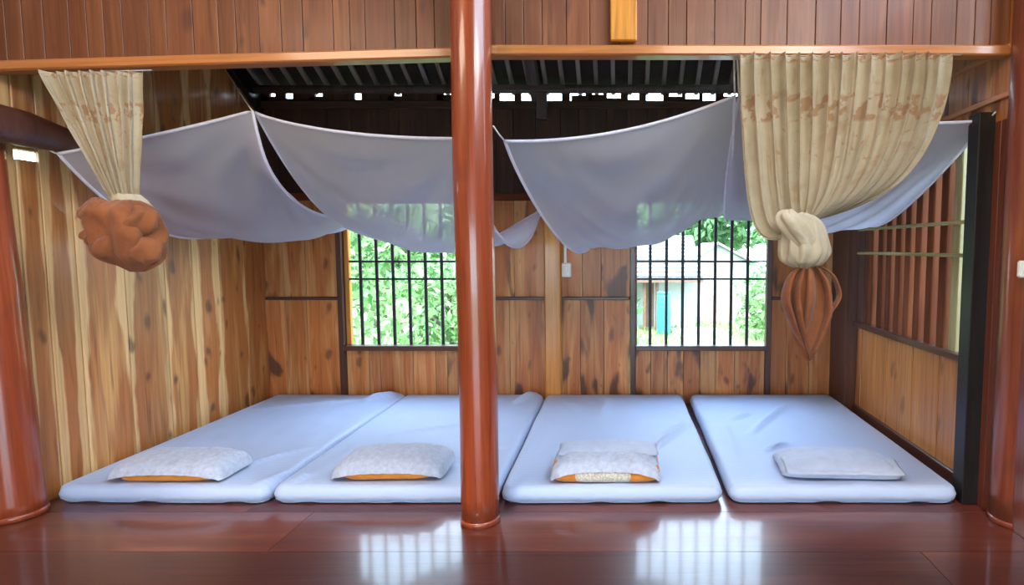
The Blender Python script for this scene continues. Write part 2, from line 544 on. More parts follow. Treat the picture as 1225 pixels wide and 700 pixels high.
# tile-end blocks on the plate with daylight between them
x = XL
r_ = random.Random(3)
while x < XR:
    left = x < PY(545, 115, YB).x
    wd = r_.uniform(0.08, 0.19) if left else r_.uniform(0.03, 0.075)
    box('filler_block', Vector((x + wd / 2, YB + 0.01, Z_PLATE + 0.04)), (wd, 0.03, 0.08), M['shade_dark'], wb, None, 0.003)
    if r_.random() < (0.55 if left else 1.0):
        x += wd + (r_.uniform(0.03, 0.07) if left else r_.uniform(0.09, 0.15))
        if r_.random() < 0.9:
            hb = r_.uniform(0.015, 0.06)
            box('filler_block', Vector((x - 0.06, YB + 0.01, Z_PLATE + hb / 2)), (0.12, 0.03, hb), M['shade_dark'], wb, None, 0.003)
    else:
        x += wd

# ---- windows in the back wall
def window_back(n, a, b, bars_u, first):
    wn = tag(empty('window_%d' % n, ((a + b) / 2, YB, Z_SILL)), kind='structure')
    zt = Z_TIE
    for s, xx in ((-1, a), (1, b)):
        box('jamb', Vector((xx + s * 0.022, YB - 0.006, (0.0 + zt) / 2)), (0.045, 0.07, zt - 0.0), M['dark'], wn)
    lin = M['yellow'] if n == 1 else M['dark']
    box('jamb_lining', Vector((a + (0.02 if n == 1 else 0.008), YB + 0.04, (Z_SILL + zt) / 2)), (0.04 if n == 1 else 0.016, 0.05, zt - Z_SILL - 0.02), lin, wn)
    box('sill', Vector(((a + b) / 2, YB - 0.012, Z_SILL - 0.012)), (0.042, 0.10, b - a), M['dark'], wn, RXZ)
    box('head', Vector(((a + b) / 2, YB + 0.03, zt - 0.012)), (0.024, 0.05, b - a), M['dark'], wn, RXZ)
    for k in range(8):
        xx = first + k * bars_u
        if xx > b - 0.02: continue
        o = box('bar', Vector((xx, YB + 0.03, (Z_SILL + zt) / 2)), (0.026, 0.022, zt - Z_SILL), M['thinbar'], wn, None, 0.004)
    for v in (313, 334):
        zz = PY(840, v, YB).z
        box('cross_bar', Vector(((a + b) / 2, YB + 0.03, zz)), (0.018, 0.018, b - a), M['thinbar'], wn, RXZ, 0.003)
    return wn


sp = PY(797.5, 340, YB).x - PY(778, 340, YB).x
window_back(1, w1[0], w1[1], sp, PY(430, 340, YB).x)
window_back(2, w2[0], w2[1], sp, PY(778, 340, YB).x)

# ---- left wall: wide live-edge boards up to the roof
wl = tag(empty('wall_left', (XL, 3.0, 0)), kind='structure')
ly = [-2.6, -2.1, -1.6, -1.2, -0.8, -0.4, 0.0, 0.45, 0.9, 1.25, 1.55, 1.9, 2.2, 2.5, 2.8, 3.05, 3.17]
for u in (102, 158, 205, 238, 270, 300):
    ly.append(PX(u, 450, XL).y)
ly.append(YB)
SLOT = (1.835, 1.885, 2.5, 3.17)
for a, b in zip(ly[:-1], ly[1:]):
    c = (a + b) / 2
    t_ = tint(0.17, 0.07)
    if 2.79 < a < 2.81:
        box('plank', Vector((XL - 0.02, c, 1.9)), (b - a - 0.003, 0.024, 3.8), M['left'], wl, RYZ, 0.003, t_)
        continue
    spans = [(0.0, min(4.8, roof_z(b)) - 0.03)]
    if b > SLOT[2] + 0.01 and a < SLOT[3] - 0.1:
        spans = [(0.0, SLOT[0]), (SLOT[1], min(4.8, roof_z(b)) - 0.03)]
    for z0, z1 in spans:
        box('plank', Vector((XL - 0.012 - random.uniform(0, 0.006), c, (z0 + z1) / 2)), (b - a - 0.007, 0.024, z1 - z0), M['left'], wl, RYZ, 0.003, t_)
box('backing', Vector((XL - 0.05, 1.25, SLOT[0] / 2)), (7.7, 0.012, SLOT[0]), M['shade_dark'], wl, RYZ)
box('backing', Vector((XL - 0.05, 1.25, (SLOT[1] + 2.75) / 2)), (7.7, 0.012, 2.75 - SLOT[1]), M['shade_dark'], wl, RYZ)
box('backing', Vector((XL - 0.05, 4.22, 1.3)), (1.66, 0.012, 2.6), M['shade_dark'], wl, RYZ)
# dark rafter lying against the gable under the roof
pa, pb = PX(262, 72, XL), PX(302, 127, XL)
d = (pb - pa).normalized()
pa2, pb2 = pa - d * 2.2, pb + d * 0.25
nrm = Vector((0, -d.z, d.y)) if d.y > 0 else Vector((0, d.z, -d.y))
R_ = Matrix((( 1, 0, 0, 0), (0, nrm.y, d.y, 0), (0, nrm.z, d.z, 0), (0, 0, 0, 1)))
L_ = (pb2 - pa2).length
cc = (pa2 + pb2) / 2 + nrm * 0.09
box('gable_rafter', Vector((XL + 0.02, cc.y, cc.z)), (0.05, 0.18, L_), M['black'], wl, R_)

RYL = Matrix(((0, 1, 0, 0), (0, 0, 1, 0), (1, 0, 0, 0), (0, 0, 0, 1)))      # length along Y, across Z
# ---- right wall: low panels, barred window, boards above with pale trims
wr = tag(empty('wall_right', (XR, 4.0, 0)), kind='structure')
ZS2 = 0.75
ry = [PX(u, 470, XR).y for u in (1157, 1122, 1090, 1060, 1029)] + [5.02]
ry = [-2.6, -2.0, -1.5, -1.0, -0.5, 0.0, 0.4, 1.0, 1.4, 1.8, 2.2, 2.6, 2.9, 3.0] + ry
Z_WT = 2.02
for i, (a, b) in enumerate(zip(ry[:-1], ry[1:])):
    if b < 3.25:
        hz = Z_WT if b > 2.85 else 3.0
        box('plank', Vector((XR + 0.013, (a + b) / 2, hz / 2)), (b - a - 0.003, 0.024, hz), M['post2'], wr, RYZ, 0.003, tint())
    else:
        box('plank', Vector((XR + 0.013, (a + b) / 2, ZS2 / 2)), (b - a - 0.012, 0.024, ZS2), M['right'], wr, RYZ, 0.004, tint(0.08))
y = 2.9
while y < YB:
    b = min(YB, y + 0.2)
    box('plank', Vector((XR + 0.013, (y + b) / 2, (Z_WT + roof_z(b)) / 2 - 0.02)), (b - y - 0.003, 0.024, roof_z(b) - Z_WT - 0.03), M['back'], wr, RYZ, 0.003, tint())
    y = b
for (ua, va, ub, vb) in ((1130, 95, 1225, 50), (1140, 140, 1225, 105)):
    p, q = PX(ua, va, XR), PX(ub, vb, XR)
    z = (p.z + q.z) / 2
    box('pale_trim', Vector((XR - 0.008, 3.9, z)), (0.028, 0.02, 2.3), M['right'], wr, Matrix(((0, 1, 0, 0), (0, 0, 1, 0), (1, 0, 0, 0), (0, 0, 0, 1))))
box('backing', Vector((XR + 0.034, 4.05, ZS2 / 2)), (ZS2, 0.012, 2.1), M['shade_dark'], wr, RYL)
box('backing', Vector((XR + 0.034, 4.0, Z_WT + 0.33)), (0.66, 0.012, 2.2), M['shade_dark'], wr, RYL)
box('base_rail', Vector((XR - 0.005, 4.0, 0.05)), (0.10, 0.03, 1.75), M['dark'], wr, Matrix(((0, 1, 0, 0), (0, 0, 1, 0), (1, 0, 0, 0), (0, 0, 0, 1))))

RYL = Matrix(((0, 1, 0, 0), (0, 0, 1, 0), (1, 0, 0, 0), (0, 0, 0, 1)))      # length along Y, across Z
w3 = tag(empty('window_3', (XR, 4.0, ZS2)), kind='structure')
y0, y1 = 3.16, 4.80
box('sill', Vector((XR + 0.01, (y0 + y1) / 2, ZS2 + 0.012)), (0.04, 0.10, y1 - y0), M['dark'], w3, RYL)
box('head', Vector((XR + 0.012, (y0 + y1) / 2, Z_WT)), (0.06, 0.08, y1 - y0), M['bar'], w3, RYL)
box('jamb', Vector((XR + 0.01, y0 + 0.05, (ZS2 + Z_WT) / 2)), (0.06, 0.05, Z_WT - ZS2), M['olive'], w3, RYZ)
box('jamb', Vector((XR + 0.01, 4.64, (ZS2 + Z_WT) / 2)), (0.12, 0.05, Z_WT - ZS2), M['dark'], w3, RYZ)
for u in (1044, 1055, 1065, 1076, 1087.5, 1100, 1114.5, 1130, 1145.5):
    yy = PX(u, 330, XR + 0.02).y
    box('bar', Vector((XR + 0.025, yy, (ZS2 + Z_WT) / 2)), (0.075, 0.05, Z_WT - ZS2), M['bar'] if u < 1140 else M['olive'], w3, RYZ, 0.006, tint(0.2))
for zz in (1.52, 1.335):
    box('cross_bar', Vector((XR - 0.012, (y0 + y1) / 2, zz)), (0.022, 0.018, y1 - y0), M['olive'], w3, RYL)

# ---- front header over the opening: two stretches of boards on lacquered rails
YH = 2.97
wf = tag(empty('wall_front', (-0.6, YH, 2.3)), kind='structure')
zr = PY(800, 60, YH - 0.03).z
zl0, zl1 = PY(0, 79, YH - 0.03).z, PY(545, 62.5, YH - 0.03).z
xL0, xL1 = XL, PY(545, 60, YH).x
xs = [XL]
rr = random.Random(31)
while xs[-1] < XR - 0.08: xs.append(min(XR, xs[-1] + rr.uniform(0.075, 0.15)))
ZT = roof_z(YH) - 0.06
for a, b in zip(xs[:-1], xs[1:]):
    c = (a + b) / 2
    zb = zr + 0.012 if c > -0.75 else zl0 + (zl1 - zl0) * (c - xL0) / (xL1 - xL0) + 0.012
    box('plank', Vector((c, YH + 0.012 + rr.uniform(0, 0.003), (zb + 3.1) / 2)), (b - a - 0.003, 0.022, 3.1 - zb), M['header'], wf, None, 0.002, tint(0.16, 0.08))
box('backing', Vector(((XL + XR) / 2, YH + 0.034, (zr + 0.03 + 3.1) / 2)), (XR - XL, 0.012, 3.1 - zr - 0.03), M['shade_dark'], wf)
box('upper_boards', Vector(((XL + XR) / 2, YH + 0.014, (3.1 + ZT) / 2)), (XR - XL, 0.022, ZT - 3.1), M['header'], wf)
box('rail', Vector(((xL1 + XR) / 2, YH + 0.005, zr)), (0.05, 0.085, XR - xL1), M['rail'], wf, RXZ, 0.008)
ang = math.atan2(zl1 - zl0, xL1 - xL0)
box('rail', Vector(((xL0 + xL1) / 2, YH + 0.005, (zl0 + zl1) / 2)), (0.05, 0.085, xL1 - xL0), M['rail'], wf,
    Matrix.Rotation(-ang, 4, 'Y') @ RXZ, 0.008)
pz = PY(746, 49, YH - 0.03)
box('short_brace', Vector((pz.x, YH - 0.02, pz.z + 0.22)), (0.13, 0.035, 0.44), M['yellow'], wf, None, 0.006)

# ---- unseen wall added behind the camera, its opening sized to control the fill light
wv_ = tag(empty('wall_unseen', (-0.6, -2.6, 0)), kind='structure')
x = XL
while x < XR:
    box('plank', Vector((x + 0.25, -2.6, 2.7)), (0.497, 0.03, 2.2), M['header'], wv_, None, 0.003, tint())
    if x < -2.4 or x > 1.0:
        box('plank', Vector((x + 0.25, -2.6, 1.15)), (0.497, 0.03, 2.3), M['header'], wv_, None, 0.003, tint())
    x += 0.5

# ---- roof: tile courses on closely set rafters, purlins
ce = tag(empty('ceiling', (-0.6, 3.0, 3.5)), kind='structure')
a_s = math.atan(SL)
dn = Vector((0, math.cos(a_s), -math.sin(a_s)))
up_ = Vector((0, math.sin(a_s), math.cos(a_s)))
RS = Matrix(((1, 0, 0, 0), (0, up_.y, dn.y, 0), (0, up_.z, dn.z, 0), (0, 0, 0, 1)))     # length down the slope
RSX = Matrix(((0, 0, 1, 0), (-dn.y, up_.y, 0, 0), (-dn.z, up_.z, 0, 0), (0, 0, 0, 1)))   # length along X, across the slope
yt, yb = 0.3, 5.14
Ls = (yb - yt) / math.cos(a_s)


def on_roof(x, y, h=0.0): return Vector((x, y, roof_z(y))) + up_ * h


x = XL + 0.05
while x < XR:
    ym = (yb + 2.2) / 2
    box('rafter', on_roof(x, ym, 0.02), (0.034, 0.03, (yb - 2.2) / math.cos(a_s)), M['rafter'], ce, RS, 0.003, tint(0.25))
    x += 0.142
yy = yb - 0.09
while yy > yt:
    box('tile_course', on_roof((XL + XR) / 2, yy, 0.052), (0.24, 0.012, XR - XL + 0.9), M['tile'], ce, RSX @ Matrix.Rotation(0.05, 4, 'Z'), 0.002)
    yy -= 0.17
box('front_slope', Vector((-0.6, -1.2, 4.45)), (XR - XL + 0.3, 0.03, 3.6), M['header'], ce, Matrix.Rotation(PI / 2 + 0.38, 4, 'X'))
tube('purlin', [(XL, 5.0, 2.695), (XR, 5.0, 2.70)], 0.036, M['purlin'], ce)
tube('purlin', [(XL, 4.2, roof_z(4.2) - 0.04), (XR, 4.2, roof_z(4.2) - 0.04)], 0.04, M['purlin'], ce)
box('principal_rafter', on_roof(PY(640, 100, 5.0).x, 4.0, -0.05), (0.085, 0.09, 2.6), M['purlin'], ce, RS)
box('splice_board', Vector((PY(632, 104, 4.93).x, 4.93, 2.69)), (0.05, 0.04, 0.6), M['purlin'], ce, RXZ)
p = PY(648, 120, 4.98)
box('hanging_strut', Vector((p.x, 5.0, p.z - 0.01)), (0.085, 0.06, 0.28), M['purlin'], ce)

# ------------------------------------------------------------------ posts
def post(name, x, y, z0, z1, r0, r1, mat, label, wob=0.006, base=True, cat='post', seed=0):
    pts, rad = [], []
    for k in range(25):
        t = k / 24
        pts.append(Vector((x + wob * ns(t * 3, seed), y + wob * ns(t * 3, seed + 9), z0 + (z1 - z0) * t)))
        rad.append(r0 + (r1 - r0) * t + 0.002 * ns(t * 9, seed + 4))
    root = empty(name, (x, y, z0))
    tag(root, label, cat)
    tube('shaft', pts, rad, mat, root, 32)
    if base:
        tube('foot_ring', [(x, y, z0), (x, y, z0 + 0.02), (x, y, z0 + 0.03)], [r0 + 0.004, r0 + 0.004, r0 + 0.001], mat, root, 32)
    return root


pc = PZ(573.5, 626, 0.0)
post('round_post', pc.x, 2.86, 0, 3.6, 0.093, 0.096, M['post'], 'glossy red lacquered round wooden post standing between the second and third mattresses', seed=1)
lp = post('round_post', XL - 0.005, 2.925, 0, SLOT[0] + 0.1, 0.115, 0.105, M['post'], 'red lacquered round post against the pale board wall, at the left edge', seed=2)
lp.rotation_euler = (0, math.radians(-2.0), 0)
post('round_post', 1.985, 2.86, 0, 3.6, 0.125, 0.12, M['post2'], 'thick red-brown round post at the right edge with a small white switch on it', seed=3)
o = tag(box('square_post', Vector((XR - 0.03, 3.10, 1.035)), (0.10, 0.10, 2.07), M['black'], None), 'blackened square post at the near end of the side window', 'post')
o = tag(box('square_post', Vector((XR - 0.045, 4.90, 1.12)), (0.09, 0.36, 2.24), M['dark'], None), 'dark brown square post in the far corner beside the side window', 'post')
o = tag(box('square_post', Vector(((x_post[0] + x_post[1]) / 2, YB - 0.02, Z_TIE / 2)), (x_post[1] - x_post[0], 0.10, Z_TIE), M['yellow'], None, None, 0.012),
        'yellow wooden post in the back wall between the two barred windows', 'post')
# dark log at the left with its round end
lg = tag(empty('log', (XL + 0.1, 2.9, 1.98)), 'dark round log end poking from the left wall above the narrow slit', 'log')
tube('trunk', [(XL - 0.02, 2.2, 1.99), (XL + 0.06, 2.7, 1.99), (XL + 0.10, 3.0, 1.975), (XL + 0.16, 3.2, 1.94), (XL + 0.2, 3.27, 1.90)],
     [0.10, 0.10, 0.09, 0.06, 0.025], M['dark'], lg, 16)

# ------------------------------------------------------------------ mattresses
def mattress_mesh(W, L, T, seed, creases=()):
    """origin at the centre of the front bottom edge; y runs to the back"""
    r, rc = 0.035, 0.06
    def coords(n, D):
        a = [0, 0.006, 0.014, 0.024, 0.036, 0.06]
        m = np.linspace(0.1, D - 0.1, n)
        return a + list(m) + [D - q for q in reversed(a)]
    xs_, ys_ = coords(44, W), coords(70, L)
    nx, ny = len(xs_), len(ys_)

    def plan(x, y, rcx):
        cx = rcx if x < rcx else (W - rcx if x > W - rcx else None)
        cy = rcx if y < rcx else (L - rcx if y > L - rcx else None)
        if cx is not None and cy is not None:
            dx, dy = x - cx, y - cy
            q = max(abs(dx), abs(dy))
            d_ = math.hypot(dx, dy)
            if d_ > 1e-6:
                return cx + dx * q / d_, cy + dy * q / d_
        return x, y
    V, F = [], []
    for j, yy in enumerate(ys_):
        for i, xx in enumerate(xs_):
            px, py = plan(xx, yy, rc)
            d_ = min(xx, W - xx, yy, L - yy)
            z = T
            if d_ < r: z -= r - math.sqrt(max(0, r * r - (r - d_) ** 2))
            k = min(1, d_ / 0.08)
            z += k * (0.007 * ns(px * 3 + seed, py * 2.2) + 0.004 * ns(px * 9, py * 5, seed))
            for (ax, ay, bx, by, h, wd) in creases:
                ex, ey = bx - ax, by - ay
                L2 = ex * ex + ey * ey
                t = max(0, min(1, ((px - ax) * ex + (py - ay) * ey) / L2))
                dd = math.hypot(px - ax - t * ex, py - ay - t * ey)
                z += 2.8 * k * h * math.sin(PI * min(1, max(0.05, t))) ** 0.5 * math.exp(-(dd / wd) ** 2)
            # outline waviness
            wv = 0.006 * ns(px * 2.1 + seed * 3, py * 2.1) if d_ < 0.1 else 0
            V.append((px - W / 2 + wv, py + wv, z))
    F += grid_faces(nx, ny)
    ring = [(i, 0) for i in range(nx)] + [(nx - 1, j) for j in range(1, ny)] + [(i, ny - 1) for i in range(nx - 2, -1, -1)] + [(0, j) for j in range(ny - 2, 0, -1)]
    prev = [j * nx + i for i, j in ring]
    cxm, cym = 0, L / 2
    for lvl, (z, inset) in enumerate(((T * 0.55, -0.004), (T * 0.28, 0.0), (0.022, 0.006), (0.006, 0.018))):
        cur = []
        for q, (i, j) in enumerate(ring):
            vx, vy, _ = V[j * nx + i]
            sx = 1 - inset / (W / 2)
            sy = 1 - inset / (L / 2)
            wz = 0.003 * ns(vx * 7 + seed, vy * 7, lvl)
            if lvl == 3: wz = 0.010 * max(0, ns(vx * 6 + seed, vy * 6) - 0.05) * 2.5
            cur.append(len(V))
            V.append((vx * sx, cym + (vy - cym) * sy, z + wz))
        n_ = len(ring)
        for q in range(n_):
            F.append((prev[q], cur[q], cur[(q + 1) % n_], prev[(q + 1) % n_]))
        prev = cur
    F.append(tuple(prev))
    return pydata('fitted_sheet', V, F)


MT = 0.10
matt_px = [(57, 318), (320, 595), (597, 868), (870, 1155)]
matt_px_b = [(300, 483), (485, 652), (656, 832), (836, 1000)]
labels = ['white sheeted mattress along the pale board wall, farthest from the side window',
          'white sheeted mattress behind the red centre post, under the barred window with foliage',
          'white sheeted mattress holding the pillow with orange ends, right of the centre post',
          'white sheeted mattress beside the barred side window, with an all-white pillow']
creas = [[(0.72, 0.15, 1.05, 0.62, 0.010, 0.015), (0.1, 1.5, 1.1, 1.85, 0.008, 0.03), (1.08, 0.02, 1.14, 0.25, 0.012, 0.02), (0.9, 1.75, 1.12, 1.98, 0.02, 0.03)],
         [(0.05, 0.02, 0.12, 0.18, 0.012, 0.02), (0.8, 0.25, 1.1, 0.62, 0.010, 0.03), (0.3, 0.9, 0.9, 1.2, 0.006, 0.03), (1.0, 1.7, 1.17, 1.98, 0.02, 0.03)],
         [(0.85, 0.55, 1.17, 1.2, 0.014, 0.018), (0.95, 0.9, 1.1, 1.1, 0.010, 0.02), (0.1, 1.9, 0.3, 1.5, 0.009, 0.03), (0.5, 1.3, 0.55, 1.9, 0.006, 0.03), (0.02, 0.3, 0.1, 1.2, 0.009, 0.03)],
         [(0.3, 0.9, 0.75, 1.65, 0.013, 0.022), (0.2, 1.2, 0.4, 1.4, 0.010, 0.02), (0.3, 0.55, 0.5, 0.7, 0.010, 0.02), (0.1, 0.4, 0.15, 1.1, 0.006, 0.03)]]
YM = PZ(600, 605, 0.0).y + 0.005
mats = []
for i in range(4):
    a, b = PZ(matt_px[i][0], 584, MT), PZ(matt_px[i][1], 584, MT)
    a2, b2 = PZ(matt_px_b[i][0], 471, MT), PZ(matt_px_b[i][1], 471, MT)
    W_ = b.x - a.x - 0.016
    yaw = math.atan2(-((a2.x + b2.x) / 2 - (a.x + b.x) / 2), 2.0)
    wmin = min(W_, b2.x - a2.x)
    W_ = (W_ + wmin) / 2
    rt = empty('mattress', ((a.x + b.x) / 2, YM, 0.0), [-0.012, 0.006, 0.012, -0.002][i])
    tag(rt, labels[i], 'mattress', 'mattresses laid side by side on the floor')
    o = link('fitted_sheet', mattress_mesh(W_, 2.0, MT, i * 7 + 1, creas[i]), M['sheet'])
    o.parent = rt
    pb_ = link('foam_base', box_mesh(W_ - 0.06, 1.94, 0.03, 0.01), M['pad'])
    pb_.parent = rt
    pb_.location = (0, 1.0, 0.017)
    mats.append((rt, W_))

# ------------------------------------------------------------------ pillows
def pillow_mesh(W, D, h0, h1, seed, n=40, wr=0.006, e=0.55, z0=0.0):
    """closed cushion; origin at the centre of the base; top bulges h1, base flat"""
    V, F = [], []
    for side in (0, 1):
        for j in range(n + 1):
            for i in range(n + 1):
                s, t = -1 + 2 * i / n, -1 + 2 * j / n
                k = max(0, (1 - abs(s) ** 3.5)) ** e * max(0, (1 - abs(t) ** 3.5)) ** e
                pin = 1 - 0.06 * (1 - abs(s)) * 0 - 0.05 * (1 - (t * t)) * abs(s) ** 6 * 0
                x_ = s * W / 2 * (1 - 0.05 * (1 - t * t) * (abs(s) ** 4)) * pin
                y_ = t * D / 2 * (1 - 0.06 * (1 - s * s) * (abs(t) ** 4)) * (1 - 0.10 * abs(s) ** 7)
                x_ *= 1 - 0.06 * abs(t) ** 6
                if side:
                    z = h0 * 0.5 + h1 * k + wr * k * ns(x_ * 14 + seed, y_ * 11, 2) + 0.5 * wr * ns(x_ * 30, y_ * 22 + seed, 5) * k
                else:
                    z = h0 * 0.5 * (1 - k ** 0.5)
                V.append((x_, y_, z0 + z))
    m = (n + 1) ** 2
    for j in range(n):
        for i in range(n):
            a = j * (n + 1) + i
            F.append((a, a + n + 1, a + n + 2, a + 1))
            F.append((m + a, m + a + 1, m + a + n + 2, m + a + n + 1))
    bm = bmesh.new()
    me = pydata('pillow', V, F)
    bm.from_mesh(me)
    bmesh.ops.remove_doubles(bm, verts=bm.verts, dist=0.0008)
    bm.to_mesh(me)
    bm.free()
    me.polygons.foreach_set('use_smooth', [True] * len(me.polygons))
    return me


def cover_mesh(W, D, h0, h1, seed, arch=0.035, drop=0.0, n=48, wr=0.008):
    """cloth laid over the cushion; its front hem arches up between the corners"""
    V, F = [], []
    ny = n
    for j in range(ny + 1):
        for i in range(n + 1):
            s, t = -1 + 2 * i / n, -1 + 2 * j / ny
            k = max(0, (1 - abs(s) ** 4)) ** 0.5 * max(0, (1 - abs(t) ** 4)) ** 0.45
            x_ = s * W / 2 * (1 - 0.03 * (1 - t * t) * abs(s) ** 4) * (1 - 0.07 * abs(t) ** 6) 
            y_ = t * D / 2 * (1 - 0.10 * abs(s) ** 7)
            z = h0 + h1 * k
            if t < -0.9:
                z -= 0.0
            hem = arch * max(0, 1 - abs(s) ** 3.2) ** 0.8
            base = 0.006
            edge = max(abs(s), abs(t))
            if edge > 0.96: z = min(z, base + (hem if t < -0.8 else 0.0) + 0.004)
            z = max(z, base + (hem if t < -0.6 else 0.0))
            fold = wr * ns(x_ * 20 + seed, y_ * 8, 1) + 0.45 * wr * ns(x_ * 52, y_ * 14 + seed, 3)
            if t < -0.5: y_ += 0.006 * math.sin(x_ * 95 + seed) * (abs(t) - 0.5)
            z += fold * min(1, k * 1.5)
            V.append((x_, y_, z))
    F = grid_faces(n + 1, ny + 1)
    return pydata('lace_cover', V, F)


def make_pillow(i, u0, u1, vfront, D, h, label, kind, rz=0.0, depthshift=0.0):
    a, b = PZ(u0, vfront, MT), PZ(u1, vfront, MT)
    W_ = (b.x - a.x)
    rt = empty('pillow', ((a.x + b.x) / 2, a.y + D / 2 + depthshift, MT + 0.006), rz)
    tag(rt, label, 'pillow', 'pillows on the mattresses')
    if kind == 'white':
        o = link('pillowcase', pillow_mesh(W_, D, 0.035, h, i, wr=0.010), M['pillowwhite']); o.parent = rt
        o = link('flap', pillow_mesh(W_ * 1.0, D * 0.55, 0.012, 0.014, i + 4, wr=0.006), M['pillowwhite']); o.parent = rt
        o.location = (0.015, -D * 0.26, h * 0.55)
        o.rotation_euler = (0.18, 0, 0.02)
        return rt
    if kind == 'band':
        body = link('cushion', box_cushion(W_ * 0.96, D * 0.94, h * 0.72, i), M['orange']); body.parent = rt
        wb_ = link('woven_band', box_cushion(W_ * 0.60, D * 0.955, h * 0.74, i + 2), M['woven']); wb_.parent = rt
        wb_.location = (-W_ * 0.02, -0.002, 0)
        cv = link('lace_cover', cover_mesh(W_, D, 0.03, h * 0.85, i, 0.062, wr=0.012), M['lace']); cv.parent = rt
        fl = link('folded_top', pillow_mesh(W_ * 0.96, D * 0.62, 0.02, 0.035, i + 9, wr=0.008), M['pillowwhite']); fl.parent = rt
        fl.location = (0.01, D * 0.2, h * 0.85)
        return rt
    body = link('cushion', box_cushion(W_ * 0.78, D * 0.93, h * 0.6, i), M['orange']); body.parent = rt
    cv = link('lace_cover', cover_mesh(W_, D, 0.02, h, i, 0.04), M['lace']); cv.parent = rt
    return rt


def box_cushion(W, D, h, seed):
    V, F = [], []
    n, lv = 56, 10
    for l in range(lv + 1):
        t = l / lv
        ins = 0.025 * (abs(2 * t - 1) ** 3)
        for k in range(n):
            an = 2 * PI * k / n
            c_, s_ = math.cos(an), math.sin(an)
            q = (abs(c_) ** 8 + abs(s_) ** 8) ** (-1 / 8)
            V.append((c_ * q * (W / 2 - ins), s_ * q * (D / 2 - ins), h * t + 0.002 * ns(c_ * 4, s_ * 4, seed + t)))
    F = grid_faces(n, lv + 1, True)
    F.append(tuple(reversed(range(n))))
    F.append(tuple(lv * n + k for k in range(n)))
    return pydata('cushion', V, F)


make_pillow(1, 120, 264, 580, 0.33, 0.095, 'white lace-covered pillow nearest the pale board wall, arched over orange cloth', 'lace', 0.0)
make_pillow(2, 390, 528, 578, 0.36, 0.105, 'white pillow showing a thin orange sliver, just left of the red centre post', 'lace', 0.03)
make_pillow(3, 655, 793, 581, 0.36, 0.115, 'boxy white pillow with a woven cream band between bright orange ends', 'band', 0.0)
make_pillow(4, 938, 1085, 577, 0.36, 0.085, 'flattened all-white pillow without orange cloth, beside the side window', 'white', -0.06)

